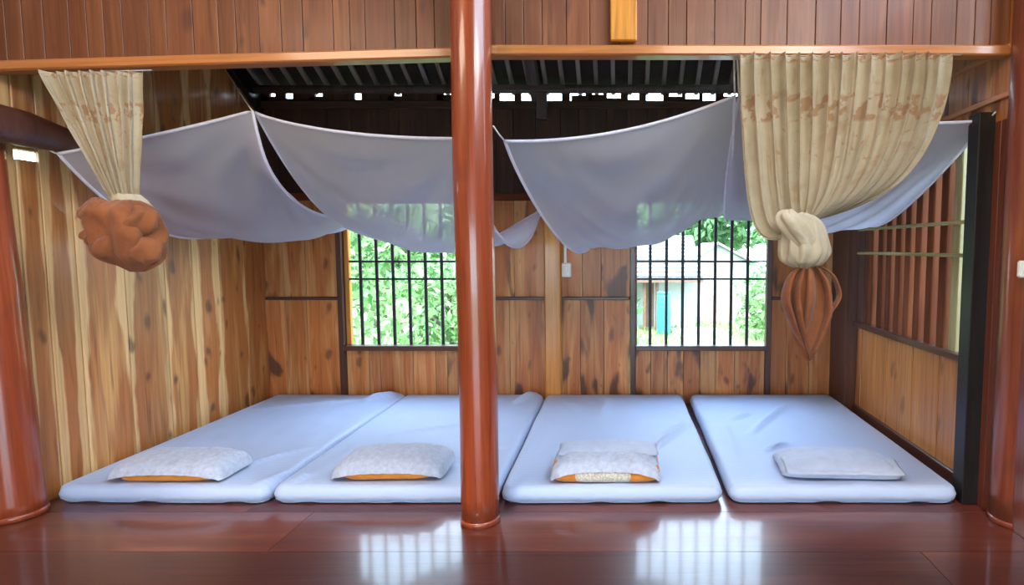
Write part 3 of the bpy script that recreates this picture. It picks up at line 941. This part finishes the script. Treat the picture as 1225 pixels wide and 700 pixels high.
# ------------------------------------------------------------------ mosquito nets (small cloth solver)
def cloth(corners, nx, ny, sx, sy, sag=(0.04, 1.0), rsag=None, seed=0, steps=240, left=1.0, right=1.0, back=1.02):
    FL, FR, BR, BL = [np.array(c) for c in corners]
    s = np.linspace(0, 1, nx)[None, :, None]
    t = np.linspace(0, 1, ny)[:, None, None]
    P = (FL * (1 - s) + FR * s) * (1 - t) + (BL * (1 - s) + BR * s) * t
    r = np.random.default_rng(seed)
    rx = np.linalg.norm(P[:, 1:] - P[:, :-1], axis=2)
    ry_ = np.linalg.norm(P[1:] - P[:-1], axis=2)
    fx = np.full(rx.shape, sx); fx[-1, :] = back
    fx[0:5, :] = (1.0 + (sx - 1.0) * np.linspace(0.1, 0.9, 5))[:, None]
    fy = np.full(ry_.shape, sy)
    fy[:, 0] = left * sy; fy[:, -1] = right * sy
    rx, ry_ = rx * fx, ry_ * fy
    P = P.copy()
    P[..., 2] -= 0.15 * (np.sin(PI * s) * np.sin(PI * t))[..., 0]
    P += r.normal(0, 0.006, P.shape)
    fixed = {(0, 0): FL, (0, nx - 1): FR, (ny - 1, nx - 1): BR, (ny - 1, 0): BL}
    sq = np.linspace(0, 1, nx)
    P[0] = FL * (1 - sq[:, None]) + FR * sq[:, None]
    P[0, :, 2] -= sag[0] * 4 * sq ** sag[1] * (1 - sq ** sag[1])
    prev = P.copy()
    w_ = np.ones((ny, nx, 1))
    for (j, i) in fixed: w_[j, i] = 0
    w_[0, :] = 0
    if rsag:
        tq = np.linspace(0, 1, ny)
        P[:, -1] = FR * (1 - tq[:, None]) + BR * tq[:, None]
        P[:, -1, 2] -= rsag[0] * 4 * tq ** rsag[1] * (1 - tq ** rsag[1])
        prev = P.copy()
        w_[:, -1] = 0
    dsh = np.sqrt(rx[:-1] ** 2 + ry_[:, :-1] ** 2)

    def proj(A, B, wa, wb, rest, k=1.0, only_stretch=False):
        dlt = B - A
        ln = np.linalg.norm(dlt, axis=2, keepdims=True) + 1e-9
        df = (ln - rest[..., None]) / ln
        if only_stretch: df = np.maximum(df, 0)
        ws = wa + wb
        ws = np.where(ws == 0, 1, ws)
        A += dlt * df * (wa / ws) * k
        B -= dlt * df * (wb / ws) * k
    for st in range(steps):
        vel = (P - prev) * 0.96
        prev = P.copy()
        P = P + vel * w_
        P[..., 2:3] -= 0.00028 * w_
        for _ in range(12):
            for q in (0, 1):
                n2 = (nx - q) // 2 * 2
                proj(P[:, q:q + n2:2], P[:, q + 1:q + n2:2], w_[:, q:q + n2:2], w_[:, q + 1:q + n2:2], rx[:, q:q + n2:2])
                m2 = (ny - q) // 2 * 2
                proj(P[q:q + m2:2], P[q + 1:q + m2:2], w_[q:q + m2:2], w_[q + 1:q + m2:2], ry_[q:q + m2:2])
            for q in (0, 1):
                for p_ in (0, 1):
                    m2, n2 = (ny - q) // 2 * 2, (nx - p_) // 2 * 2
                    A = P[q:q + m2:2, p_:p_ + n2:2]; B = P[q + 1:q + m2:2, p_ + 1:p_ + n2:2]
                    rs = dsh[q:q + m2:2, p_:p_ + n2:2]
                    proj(A, B, w_[q:q + m2:2, p_:p_ + n2:2], w_[q + 1:q + m2:2, p_ + 1:p_ + n2:2], rs, 0.25, True)
                    A = P[q:q + m2:2, p_ + 1:p_ + n2:2]; B = P[q + 1:q + m2:2, p_:p_ + n2:2]
                    proj(A, B, w_[q:q + m2:2, p_ + 1:p_ + n2:2], w_[q + 1:q + m2:2, p_:p_ + n2:2], rs, 0.25, True)
    for _ in range(4):      # light smoothing
        Q = P.copy()
        Q[1:-1, 1:-1] = 0.5 * P[1:-1, 1:-1] + 0.125 * (P[:-2, 1:-1] + P[2:, 1:-1] + P[1:-1, :-2] + P[1:-1, 2:])
        for sl_ in ((slice(1, -1), 0), (slice(1, -1), nx - 1), (ny - 1, slice(1, -1))):
            e_ = P[sl_]
            full = P[:, sl_[1]] if isinstance(sl_[0], slice) else P[sl_[0], :]
            Q[sl_] = 0.5 * e_ + 0.25 * (full[:-2] + full[2:])
        P = Q
    return P


def make_net(label, corners, cords, sx, sy, seed, **kw):
    nx, ny = 36, 54
    P = cloth(corners, nx, ny, sx, sy, seed=seed, **kw)
    # folds fanning out from the tied front corners
    sv, tv = np.meshgrid(np.linspace(0, 1, nx), np.linspace(0, 1, ny))
    edge = np.clip(np.minimum(np.minimum(sv, 1 - sv), np.minimum(tv, 1 - tv)) / 0.08, 0, 1)
    for cx_, k_, a_ in ((0, 17, 0.010), (1, 21, 0.013)):
        th = np.arctan2(tv, np.abs(sv - cx_) + 1e-6)
        rr_ = np.hypot(tv, sv - cx_)
        P[..., 2] += a_ * np.sin(k_ * th + seed + 1.5 * np.sin(3 * th + seed)) * np.exp(-((rr_ - 0.45) / 0.38) ** 2) * edge
    c = P.mean(axis=(0, 1))
    rt = empty('mosquito_net', tuple(c))
    tag(rt, label, 'mosquito net', 'mosquito nets gathered up over the mattresses')
    me = pydata('net_canopy', P.reshape(-1, 3), grid_faces(nx, ny))
    o = link('net_canopy', me, M['net'], rt)
    md = o.modifiers.new('sub', 'SUBSURF'); md.levels = 1; md.render_levels = 1
    rim = list(P[0]) + list(P[1:, -1]) + list(P[-1, ::-1][1:]) + list(P[::-1, 0][1:])
    tube('hem', rim, 0.009, M['hem'], rt, 6)
    for a, b in cords:
        a, b = Vector(a), Vector(b)
        mid = (a + b) / 2 - Vector((0, 0, 0.004))
        tube('cord', [a, mid, b], 0.0045, M['cord'], rt, 6)
    return rt


YN, YNB = 3.1, 5.02
A_FL, A_FR, A_BR, A_BL = PY(70, 184, 3.12), PY(302, 133, 3.2), PY(440, 256, YNB), PY(322, 252, YNB)
B_FL, B_FR, B_BR, B_BL = PY(306, 135, 3.22), PY(556, 166, 3.02), PY(650, 248, YNB), PY(455, 252, YNB)
C_FL, C_FR, C_BR, C_BL = PY(604, 169, 3.08), PY(879, 115, 3.15), PY(848, 240, YNB), PY(724, 256, YNB)
D_FL, D_FR, D_BR, D_BL = PY(884, 116, 3.17), PY(1180, 144, 3.12), PX(1012, 240, XR - 0.18), PY(872, 239, YNB)
make_net('white mosquito net hung along the pale board wall, behind the small tied curtain', (A_FL, A_FR, A_BR, A_BL),
         [(A_FL, PY(60, 180, 3.1)), (A_FR, PX(270, 84, XL + 0.08)), (A_BR, PY(440, 238, YB - 0.02)), (A_BL, PY(318, 238, YB - 0.02))], 1.03, 1.045, 1, right=1.09, sag=(0.012, 1.0), rsag=(0.33, 0.55), back=1.08)
make_net('white mosquito net passing behind the red centre post, over the foliage window', (B_FL, B_FR, B_BR, B_BL),
         [(B_FL, A_FR), (B_FR, Vector((pc.x, 2.95, B_FR.z + 0.02))), (B_BR, PY(655, 243, YB - 0.08)), (B_BL, PY(450, 240, YB - 0.02))], 1.05, 1.065, 2, left=0.95, right=1.03, sag=(0.045, 0.8), back=1.08)
make_net('white mosquito net slung between the red centre post and the large curtain', (C_FL, C_FR, C_BR, C_BL),
         [(C_FL, Vector((pc.x + 0.09, 2.9, C_FL.z + 0.04))), (C_FR, PY(878, 66, 3.02)), (C_BR, PY(848, 236, YB - 0.02)), (C_BL, PY(722, 240, YB - 0.02))], 1.05, 1.05, 3, left=1.03, sag=(0.065, 1.0), back=1.05)
make_net('white mosquito net behind the large curtain, stretched to the side window', (D_FL, D_FR, D_BR, D_BL),
         [(D_FL, PY(882, 66, 3.02)), (D_FR, Vector((XR - 0.02, 3.02, D_FR.z + 0.02))), (D_BR, Vector((XR - 0.03, D_BR.y, D_BR.z + 0.04))), (D_BL, PY(873, 236, YB - 0.02))], 1.05, 1.07, 4, sag=(0.05, 1.3), back=1.05)

# ------------------------------------------------------------------ curtains
def curtain_panel(name, YC, utop, vtop, uend, vend, f, pleats, amp, seed, overshoot=None, nu=220, nv=70):
    V, UV = [], []
    for j in range(nv):
        t = j / (nv - 1)
        for i in range(nu):
            s = i / (nu - 1)
            sw = s + 0.012 * ns(s * 9, seed)
            u = utop[0] + (utop[1] - utop[0]) * s
            e = uend[0] + (uend[1] - uend[0]) * s
            uu = u + (e - u) * f(t, s)
            vv = vtop + (vend - vtop) * t + (overshoot(t, s) if overshoot else 0)
            ph = 2 * PI * pleats * sw + 1.3 * ns(s * 5, t * 1.4, seed)
            am = amp * (1 - 0.55 * t) * (0.75 + 0.5 * ns(s * 11, seed + 3)) * (1 + 0.28 * math.sin(ph * 2.63 + 1.7))
            y_ = YC - am * (0.5 + 0.5 * math.sin(ph)) - 0.03 * math.sin(PI * s) * t + 0.006 * ns(s * 30, t * 5, seed)
            uu += 3.0 * math.cos(ph) * (1 - 0.6 * t)
            p_ = PY(uu, vv, YC)
            p_.y = y_
            V.append(p_)
            UV.append((s, t))
    me = pydata(name, V, grid_faces(nu, nv))
    uvl = me.uv_layers.new(name='UVMap')
    idx = np.empty(len(me.loops), dtype=np.int32)
    me.loops.foreach_get('vertex_index', idx)
    uvl.data.foreach_set('uv', np.array(UV, dtype=np.float32)[idx].ravel())
    return me


def lump(name, c, rings, pleats, amp, seed, depth=0.6, nseg=72, twist=0.0, sub=6):
    """rings: (dz, dx, half width). a bundle of cloth with vertical folds"""
    rings = [np.array(r, float) for r in rings]
    V = []
    n = 0
    rows = []
    for a in range(len(rings) - 1):
        p0 = rings[max(a - 1, 0)]; p1 = rings[a]; p2 = rings[a + 1]; p3 = rings[min(a + 2, len(rings) - 1)]
        for q in range(sub):
            t = q / sub
            rows.append(0.5 * (2 * p1 + (p2 - p0) * t + (2 * p0 - 5 * p1 + 4 * p2 - p3) * t * t + (3 * p1 - p0 - 3 * p2 + p3) * t ** 3))
    rows.append(rings[-1])
    for k, (dz, dx, hw) in enumerate(rows):
        tt = k / (len(rows) - 1)
        for q in range(nseg):
            an = 2 * PI * q / nseg
            ph = an * pleats + twist * tt * 2 * PI + 2.2 * ns(math.cos(an) * 1.5, math.sin(an) * 1.5 + tt * 3, seed)
            rad = max(0.003, hw) * (1 + amp * math.sin(ph) + 0.5 * amp * ns(math.cos(an) * 3, math.sin(an) * 3 + tt * 6, seed + 5))
            V.append((c[0] + dx + rad * math.cos(an), c[1] + rad * math.sin(an) * depth, c[2] + dz + 0.010 * ns(math.cos(an) * 2, tt * 5, seed)))
    F = grid_faces(nseg, len(rows), True)
    F.append(tuple(reversed(range(nseg))))
    F.append(tuple((len(rows) - 1) * nseg + q for q in range(nseg)))
    return pydata(name, V, F)


YC = 2.93
px = YC / 700 * 1.02
# large curtain
cu = tag(empty('curtain', tuple(PY(1005, 70, YC))), 'large cream curtain with brown floral print, knotted above a long rust-brown tail', 'curtain')


def f_big(t, s): return 0.55 * t ** 2 + 0.45 * t ** 8 if s > 0.3 else (0.55 + 0.2 * (0.3 - s)) * t ** (2 + (0.3 - s) * 3) + (0.45 - 0.2 * (0.3 - s)) * t ** 9


def os_big(t, s): return 52 * math.sin(PI * min(1, max(0, (t - 0.45) / 0.62))) * max(0, 1 - s / 0.34) ** 1.0 * (t > 0.45) - 6 * s * t


link('curtain_panel', curtain_panel('curtain_panel', YC, (880, 1134), 66, (945, 980), 268, f_big, 15, 0.075, 5, os_big), M['curtain'], cu)
c = PY(962, 262, YC - 0.04)
link('knot', lump('knot', c, [(0.03, -0.01, 0.03), (0.01, -0.02, 0.075), (-0.04, -0.005, 0.10), (-0.10, 0.0, 0.112), (-0.17, 0.005, 0.115), (-0.215, 0.0, 0.095), (-0.24, 0.0, 0.04)],
                      11, 0.12, 8, 0.7, twist=0.6), M['knot'], cu)
c2 = PY(950, 262, YC - 0.09)
link('knot_wrap', lump('knot_wrap', c2, [(0.045, -0.03, 0.02), (0.02, -0.03, 0.05), (-0.03, 0.0, 0.075), (-0.08, 0.03, 0.07), (-0.13, 0.055, 0.05), (-0.17, 0.065, 0.015)],
                       5, 0.13, 33, 0.6, twist=-0.5), M['knot'], cu)
ct = PY(965, 315, YC - 0.03)
tl_ = link('tail', lump('tail', ct, [(0.03, 0, 0.02), (0.0, 0, 0.045), (-0.07, -0.005, 0.075), (-0.16, 0.0, 0.09), (-0.27, 0.008, 0.085), (-0.36, 0.012, 0.068), (-0.43, 0.016, 0.045), (-0.475, 0.018, 0.022), (-0.49, 0.018, 0.006)],
                        3, 0.14, 12, 0.35, twist=0.25), M['brown'], cu)
for bul, wd_, yy_, en, ln_ in ((-0.105, 0.046, -0.02, 0.0, 0.44), (-0.07, 0.026, -0.05, 0.035, 0.50), (0.02, 0.060, -0.035, -0.01, 0.38), (0.10, 0.040, -0.03, 0.02, 0.49), (0.14, 0.022, 0.0, 0.06, 0.34)):
    pts, rad = [], []
    for k in range(24):
        t = k / 23
        q = ct + Vector((bul * math.sin(PI * min(1, t ** 0.75)) * (1 + 0.12 * ns(t * 4, bul * 30)) + en * t, yy_ * (0.5 + 0.5 * math.sin(PI * t)), 0.012 - ln_ * t))
        pts.append(q); rad.append(0.008 + wd_ * math.sin(PI * t) ** 0.7)
    tube('tail_fold', pts, rad, M['brown'], tl_, 12, 0.32)
wire_l, wire_r = PY(868, 66, YC + 0.0), PY(1150, 66, YC + 0.0)
tube('curtain_wire', [wire_l, (wire_l + wire_r) / 2 - Vector((0, 0, 0.006)), wire_r], 0.004, M['screw'], cu, 6)

# small curtain
cs = tag(empty('curtain', tuple(PY(113, 88, YC))), 'small cream curtain tied into a rust-brown ball near the pale board wall', 'curtain')


def f_small(t, s): return t ** (1.05 + 0.4 * s)


link('curtain_panel', curtain_panel('curtain_panel', YC, (56, 172), 87, (138, 168), 240, f_small, 8, 0.055, 15, None, 130, 50), M['curtain'], cs)
c = PY(160, 240, YC - 0.02)
link('knot', lump('knot', c, [(0.03, -0.03, 0.05), (0.0, -0.02, 0.075), (-0.05, 0.01, 0.085), (-0.10, 0.04, 0.065), (-0.14, 0.05, 0.03)], 6, 0.12, 18, 0.7, twist=0.4), M['knot'], cs)
c = PY(151, 240, YC - 0.07)
link('tail', lump('tail', c, [(0.0, 0.0, 0.05), (-0.04, -0.02, 0.125), (-0.10, -0.015, 0.15), (-0.17, 0.0, 0.15), (-0.24, 0.01, 0.135), (-0.30, 0.03, 0.095), (-0.345, 0.035, 0.03)],
                      5, 0.17, 22, 0.75, twist=0.3), M['brown'], cs)
for dx_, dz_, rr_, sd_ in ((-0.11, -0.06, 0.07, 41), (0.09, -0.10, 0.075, 42), (-0.05, -0.22, 0.085, 43), (0.10, -0.24, 0.07, 44), (-0.12, -0.17, 0.06, 45)):
    cc_ = c + Vector((dx_, -0.04, dz_))
    link('tail_fold', lump('tail_fold', cc_, [(rr_, 0, 0.01), (rr_ * 0.6, 0.01, rr_ * 0.75), (0, 0, rr_), (-rr_ * 0.6, 0, rr_ * 0.8), (-rr_ * 1.05, 0.01, 0.01)], 4, 0.22, sd_, 0.8, 40, 0.4), M['brown'], cs)
q0, q1 = PY(48, 88, YC), PY(182, 84, YC)
tube('curtain_wire', [q0, q1], 0.004, M['screw'], cs, 6)

# ------------------------------------------------------------------ switches
sw = tag(empty('light_switch', tuple(PY(678, 323, YB - 0.02))), 'white switch box under a thin white conduit, beside the yellow post', 'switch')
pp, qq = PY(676, 250, YB), PY(676, 316, YB)
box('conduit', Vector((pp.x, YB - 0.008, (pp.z + qq.z) / 2)), (0.024, 0.014, pp.z - qq.z), M['plastic'], sw)
s0 = PY(678, 323, YB)
box('switch_box', Vector((s0.x, YB - 0.018, s0.z)), (0.085, 0.035, 0.125), M['plastic'], sw, None, 0.008)
box('rocker', Vector((s0.x, YB - 0.038, s0.z + 0.01)), (0.035, 0.01, 0.05), M['plastic'], sw, None, 0.003)
s1 = PY(1221, 322, 2.74)
sw2 = tag(empty('light_switch', tuple(s1)), 'small white switch on the thick red-brown post', 'switch')
box('switch_box', Vector((s1.x + 0.01, 2.735, s1.z)), (0.05, 0.03, 0.08), M['plastic'], sw2, None, 0.008)
box('rocker', Vector((s1.x + 0.01, 2.718, s1.z)), (0.022, 0.008, 0.035), M['plastic'], sw2, None, 0.002)

# ------------------------------------------------------------------ outdoors
ZG = -0.45
gr = tag(link('ground', box_mesh(60, 60, 0.1, 0.0), M['soil'], None, Vector((0, 12, ZG - 0.05))), kind='structure')


def leaves(name, centre, radii, n, size, mat, parent, seed, stuff=True):
    r = np.random.default_rng(seed)
    v = r.normal(size=(n, 3))
    v /= np.linalg.norm(v, axis=1)[:, None]
    rad = r.uniform(0.25, 1.0, (n, 1)) ** 0.5
    lob = 1 + 0.25 * np.sin(v[:, :1] * 7 + seed) * np.cos(v[:, 2:] * 6 + seed * 2)
    c_ = np.array(centre) + v * rad * lob * np.array(radii)
    a = r.normal(size=(n, 3)); a /= np.linalg.norm(a, axis=1)[:, None]
    b = np.cross(a, r.normal(size=(n, 3))); b /= np.linalg.norm(b, axis=1)[:, None]
    sz = size * r.uniform(0.6, 1.4, (n, 1))
    P4 = np.stack([c_ - a * sz, c_ + b * sz * 0.42, c_ + a * sz, c_ - b * sz * 0.42], 1).reshape(-1, 3)
    me = bpy.data.meshes.new(name)
    me.vertices.add(4 * n); me.loops.add(4 * n); me.polygons.add(n)
    me.vertices.foreach_set('co', P4.ravel())
    me.loops.foreach_set('vertex_index', np.arange(4 * n, dtype=np.int32))
    me.polygons.foreach_set('loop_start', np.arange(0, 4 * n, 4, dtype=np.int32))
    me.update(calc_edges=True)
    o = link(name, me, mat, parent)
    if stuff: o['kind'] = 'stuff'
    return o


def tree(x, y, h, rad, n, size, mat, label, seed, name='tree', cat='tree', low=0.45, group='trees and bushes outside the windows'):
    rt = tag(empty(name, (x, y, ZG)), label, cat, group)
    r = random.Random(seed)
    pts = [Vector((x + 0.15 * ns(k, seed), y + 0.15 * ns(seed, k), ZG + h * 0.85 * k / 6)) for k in range(7)]
    tube('trunk', pts, [rad * 0.09 * (1 - 0.12 * k) for k in range(7)], M['bark'], rt, 8)
    zc = ZG + h * (1 + low) / 2
    for k in range(4):
        an = k * 1.7 + seed
        b0 = pts[3 + k % 3]
        e_ = Vector((x + rad * 0.6 * math.cos(an), y + rad * 0.6 * math.sin(an), zc + 0.1 * h * math.sin(k)))
        tube('branch', [b0, (b0 + e_) / 2 + Vector((0, 0, 0.1)), e_], [rad * 0.04, rad * 0.03, rad * 0.012], M['bark'], rt, 6)
    leaves('foliage', (x, y, zc), (rad, rad, h * (1 - low) / 2), n, size, mat, rt, seed)
    return rt


tree(-3.5, 9.4, 3.4, 1.4, 5200, 0.085, M['leaf1'], 'light green tree seen through the bars of the window behind the centre post', 1, low=0.12)
tree(-0.9, 10.0, 3.3, 1.2, 5000, 0.085, M['leaf2'], 'fuller green tree in the middle of the window behind the centre post', 2, low=0.1)
tree(-2.3, 7.7, 1.7, 0.8, 2600, 0.07, M['leaf1'], 'low pale bush in front of the trees outside the foliage window', 3, 'bush', 'bush', low=0.0)
tree(-5.6, 13.4, 4.4, 1.9, 6000, 0.14, M['leaf2'], 'tall tree farthest behind the foliage window', 4, low=0.15)
tree(-1.6, 18.4, 4.6, 2.1, 6000, 0.15, M['leaf1'], 'tall light tree behind the tiled house outside', 5, low=0.3)
tree(3.0, 22.4, 5.0, 2.5, 6000, 0.17, M['leaf2'], 'tall dark tree rising behind the white gable outside', 6, low=0.25)
tree(7.4, 18.0, 5.0, 2.3, 6000, 0.15, M['leaf1'], 'tall light tree right of the white gable outside', 7, low=0.15)
tree(3.0, 11.6, 1.5, 0.8, 2000, 0.07, M['leaf1'], 'small pale bush on the grass before the white gable', 8, 'bush', 'bush', low=0.0)
tree(3.3, 4.6, 0.9, 0.55, 1800, 0.06, M['leaf1'], 'low green bush outside the side window', 9, 'bush', 'bush', low=0.0)
tree(7.4, 9.0, 4.5, 1.8, 5000, 0.1, M['leaf1'], 'light tree outside beyond the side window', 10, low=0.15)
tree(-5.6, 24.0, 5.4, 2.8, 5000, 0.2, M['leaf2'], 'dark tree far beyond the tiled house ridge', 11, low=0.2)

# grass near the windows
r = np.random.default_rng(5)
n = 9000
gx, gy = r.uniform(-4, 6, n), r.uniform(7.5, 14, n)
an = r.uniform(0, PI, n)
hh = r.uniform(0.05, 0.16, n)
Vg = np.empty((n, 3, 3))
Vg[:, 0] = np.stack([gx - 0.02 * np.cos(an), gy - 0.02 * np.sin(an), np.full(n, ZG)], 1)
Vg[:, 1] = np.stack([gx + 0.02 * np.cos(an), gy + 0.02 * np.sin(an), np.full(n, ZG)], 1)
Vg[:, 2] = np.stack([gx + r.normal(0, 0.04, n), gy + r.normal(0, 0.04, n), ZG + hh], 1)
me = pydata('grass', Vg.reshape(-1, 3), [(3 * k, 3 * k + 1, 3 * k + 2) for k in range(n)], False)
tag(link('grass', me, M['grass']), 'short pale grass growing in the yard outside the windows', 'grass', kind='stuff')

# tiled long house
Yh = 13.0
hx1 = PY(838, 330, Yh).x
hx0 = hx1 - 5.0
zrg, zev = PY(800, 284, Yh + 1.6).z, PY(800, 334, Yh - 0.5).z
hs = tag(empty('house', (hx1 - 2.5, Yh + 1, ZG)), 'white house with a long pale grey tiled roof outside the window beside the switch', 'house')
box('wall', Vector(((hx0 + hx1) / 2, Yh + 1.2, (ZG + zev) / 2 + 0.1)), (hx1 - hx0 - 0.2, 2.2, zev - ZG + 0.3), M['limewash'], hs)
sl2 = math.atan2(zrg - zev, 2.1)
Lr = math.hypot(zrg - zev, 2.1)
rf = box('roof', Vector(((hx0 + hx1) / 2, Yh + 0.55, (zrg + zev) / 2)), (hx1 - hx0, 0.05, Lr), M['rooftile'], hs,
         Matrix.Rotation(-(PI / 2 - sl2), 4, 'X'))
for k in range(11):
    t = (k + 0.5) / 11
    box('tile_row', Vector(((hx0 + hx1) / 2, Yh - 0.5 + 2.1 * t, zev + (zrg - zev) * t + 0.04)), (0.2, 0.05, hx1 - hx0), M['rooftile'], rf,
        Matrix.Rotation(0.25, 4, 'X') @ RX, 0.01, tint(0.2))
box('eave_board', Vector(((hx0 + hx1) / 2, Yh - 0.48, zev - 0.04)), (0.08, 0.04, hx1 - hx0), M['oldwood'], hs, RXZ)
for u in (771, 786):
    q = PY(u, 360, Yh - 0.4)
    box('porch_post', Vector((q.x, Yh - 0.35, (ZG + zev) / 2)), (0.07, 0.07, zev - ZG), M['oldwood'], hs)
q = PY(777, 360, Yh + 0.08)
box('door', Vector((q.x, Yh + 0.07, ZG + 0.75)), (0.2, 0.04, 1.4), M['oldwood'], hs)

# white gable house
Yg = 15.5
ax, bx = PY(826, 320, Yg).x, PY(900, 320, Yg).x
apex, ev = PY(858, 293, Yg), PY(826, 316, Yg).z
g2 = tag(empty('house', ((ax + bx) / 2, Yg, ZG)), 'plain white house with a low gable outside, right of the tiled roof', 'house')
V = [(ax, Yg, ZG), (bx, Yg, ZG), (bx, Yg, ev), (apex.x, Yg, apex.z), (ax, Yg, ev)]
V += [(a_, Yg + 3, c_) for a_, b_, c_ in V]
F = [(0, 1, 2, 3, 4), (9, 8, 7, 6, 5), (0, 5, 6, 1), (1, 6, 7, 2), (4, 9, 5, 0)]
link('wall', pydata('wall', V, F, False), M['limewash'], g2)
for s_, (xa, za) in ((-1, (ax - 0.2, ev - 0.1)), (1, (bx + 0.2, ev - 0.1))):
    L2 = math.hypot(apex.x - xa, apex.z - za)
    box('roof_slope', Vector(((xa + apex.x) / 2, Yg + 1.4, (za + apex.z) / 2 + 0.04)), (L2 + 0.04, 3.2, 0.06), M['rooftile'], g2,
        Matrix.Rotation(-math.atan2(apex.z - za, apex.x - xa), 4, 'Y'), 0.01)
q = PY(845, 345, 14.0)
tag(box('low_garden_wall', Vector((q.x + 0.7, 14.0, ZG + 0.35)), (1.4, 0.15, 0.7), plain('pale_red_brick', (0.55, 0.36, 0.30), 0.9), None), 'low reddish wall on the grass before the white gable', 'wall')
q = PZ(794, 385, ZG + 0.02)
br = tag(empty('barrel', (q.x, min(q.y, 12.2), ZG)), 'turquoise barrel standing by the porch of the tiled house', 'barrel')
yb_ = min(q.y, 12.2); xb_ = PY(794, 370, yb_).x
tube('body', [(xb_, yb_, ZG), (xb_, yb_, ZG + 0.1), (xb_, yb_, ZG + 0.45), (xb_, yb_, ZG + 0.8), (xb_, yb_, ZG + 0.86)], [0.12, 0.14, 0.155, 0.14, 0.125], M['turq'], br, 20)
tube('lid', [(xb_, yb_, ZG + 0.86), (xb_, yb_, ZG + 0.90)], [0.135, 0.13], M['turq'], br, 20)
tag(box('path', Vector((1.6, 10.5, ZG + 0.01)), (1.1, 0.03, 5.5), M['concrete'], None, Matrix.Rotation(PI / 2, 4, 'X')), 'pale concrete path through the grass outside the window', 'path', kind='structure')

# red-brown shed outside the side window
sh = tag(empty('shed', (4.3, 3.6, ZG)), 'red-brown boarded shed outside the side window', 'shed')
for k in range(22):
    box('plank', Vector((4.1, 1.2 + k * 0.22, ZG + 1.75)), (0.21, 0.03, 2.3), M['redwood'], sh, RYZ, 0.004, tint(0.2))
box('roof', Vector((4.9, 3.5, ZG + 3.05)), (2.3, 5.6, 0.06), M['rooftile'], sh, Matrix.Rotation(-0.2, 4, 'Y'))
for yy in (1.1, 6.0):
    box('corner_post', Vector((4.14, yy, ZG + 1.45)), (0.12, 0.12, 2.9), M['oldwood'], sh)
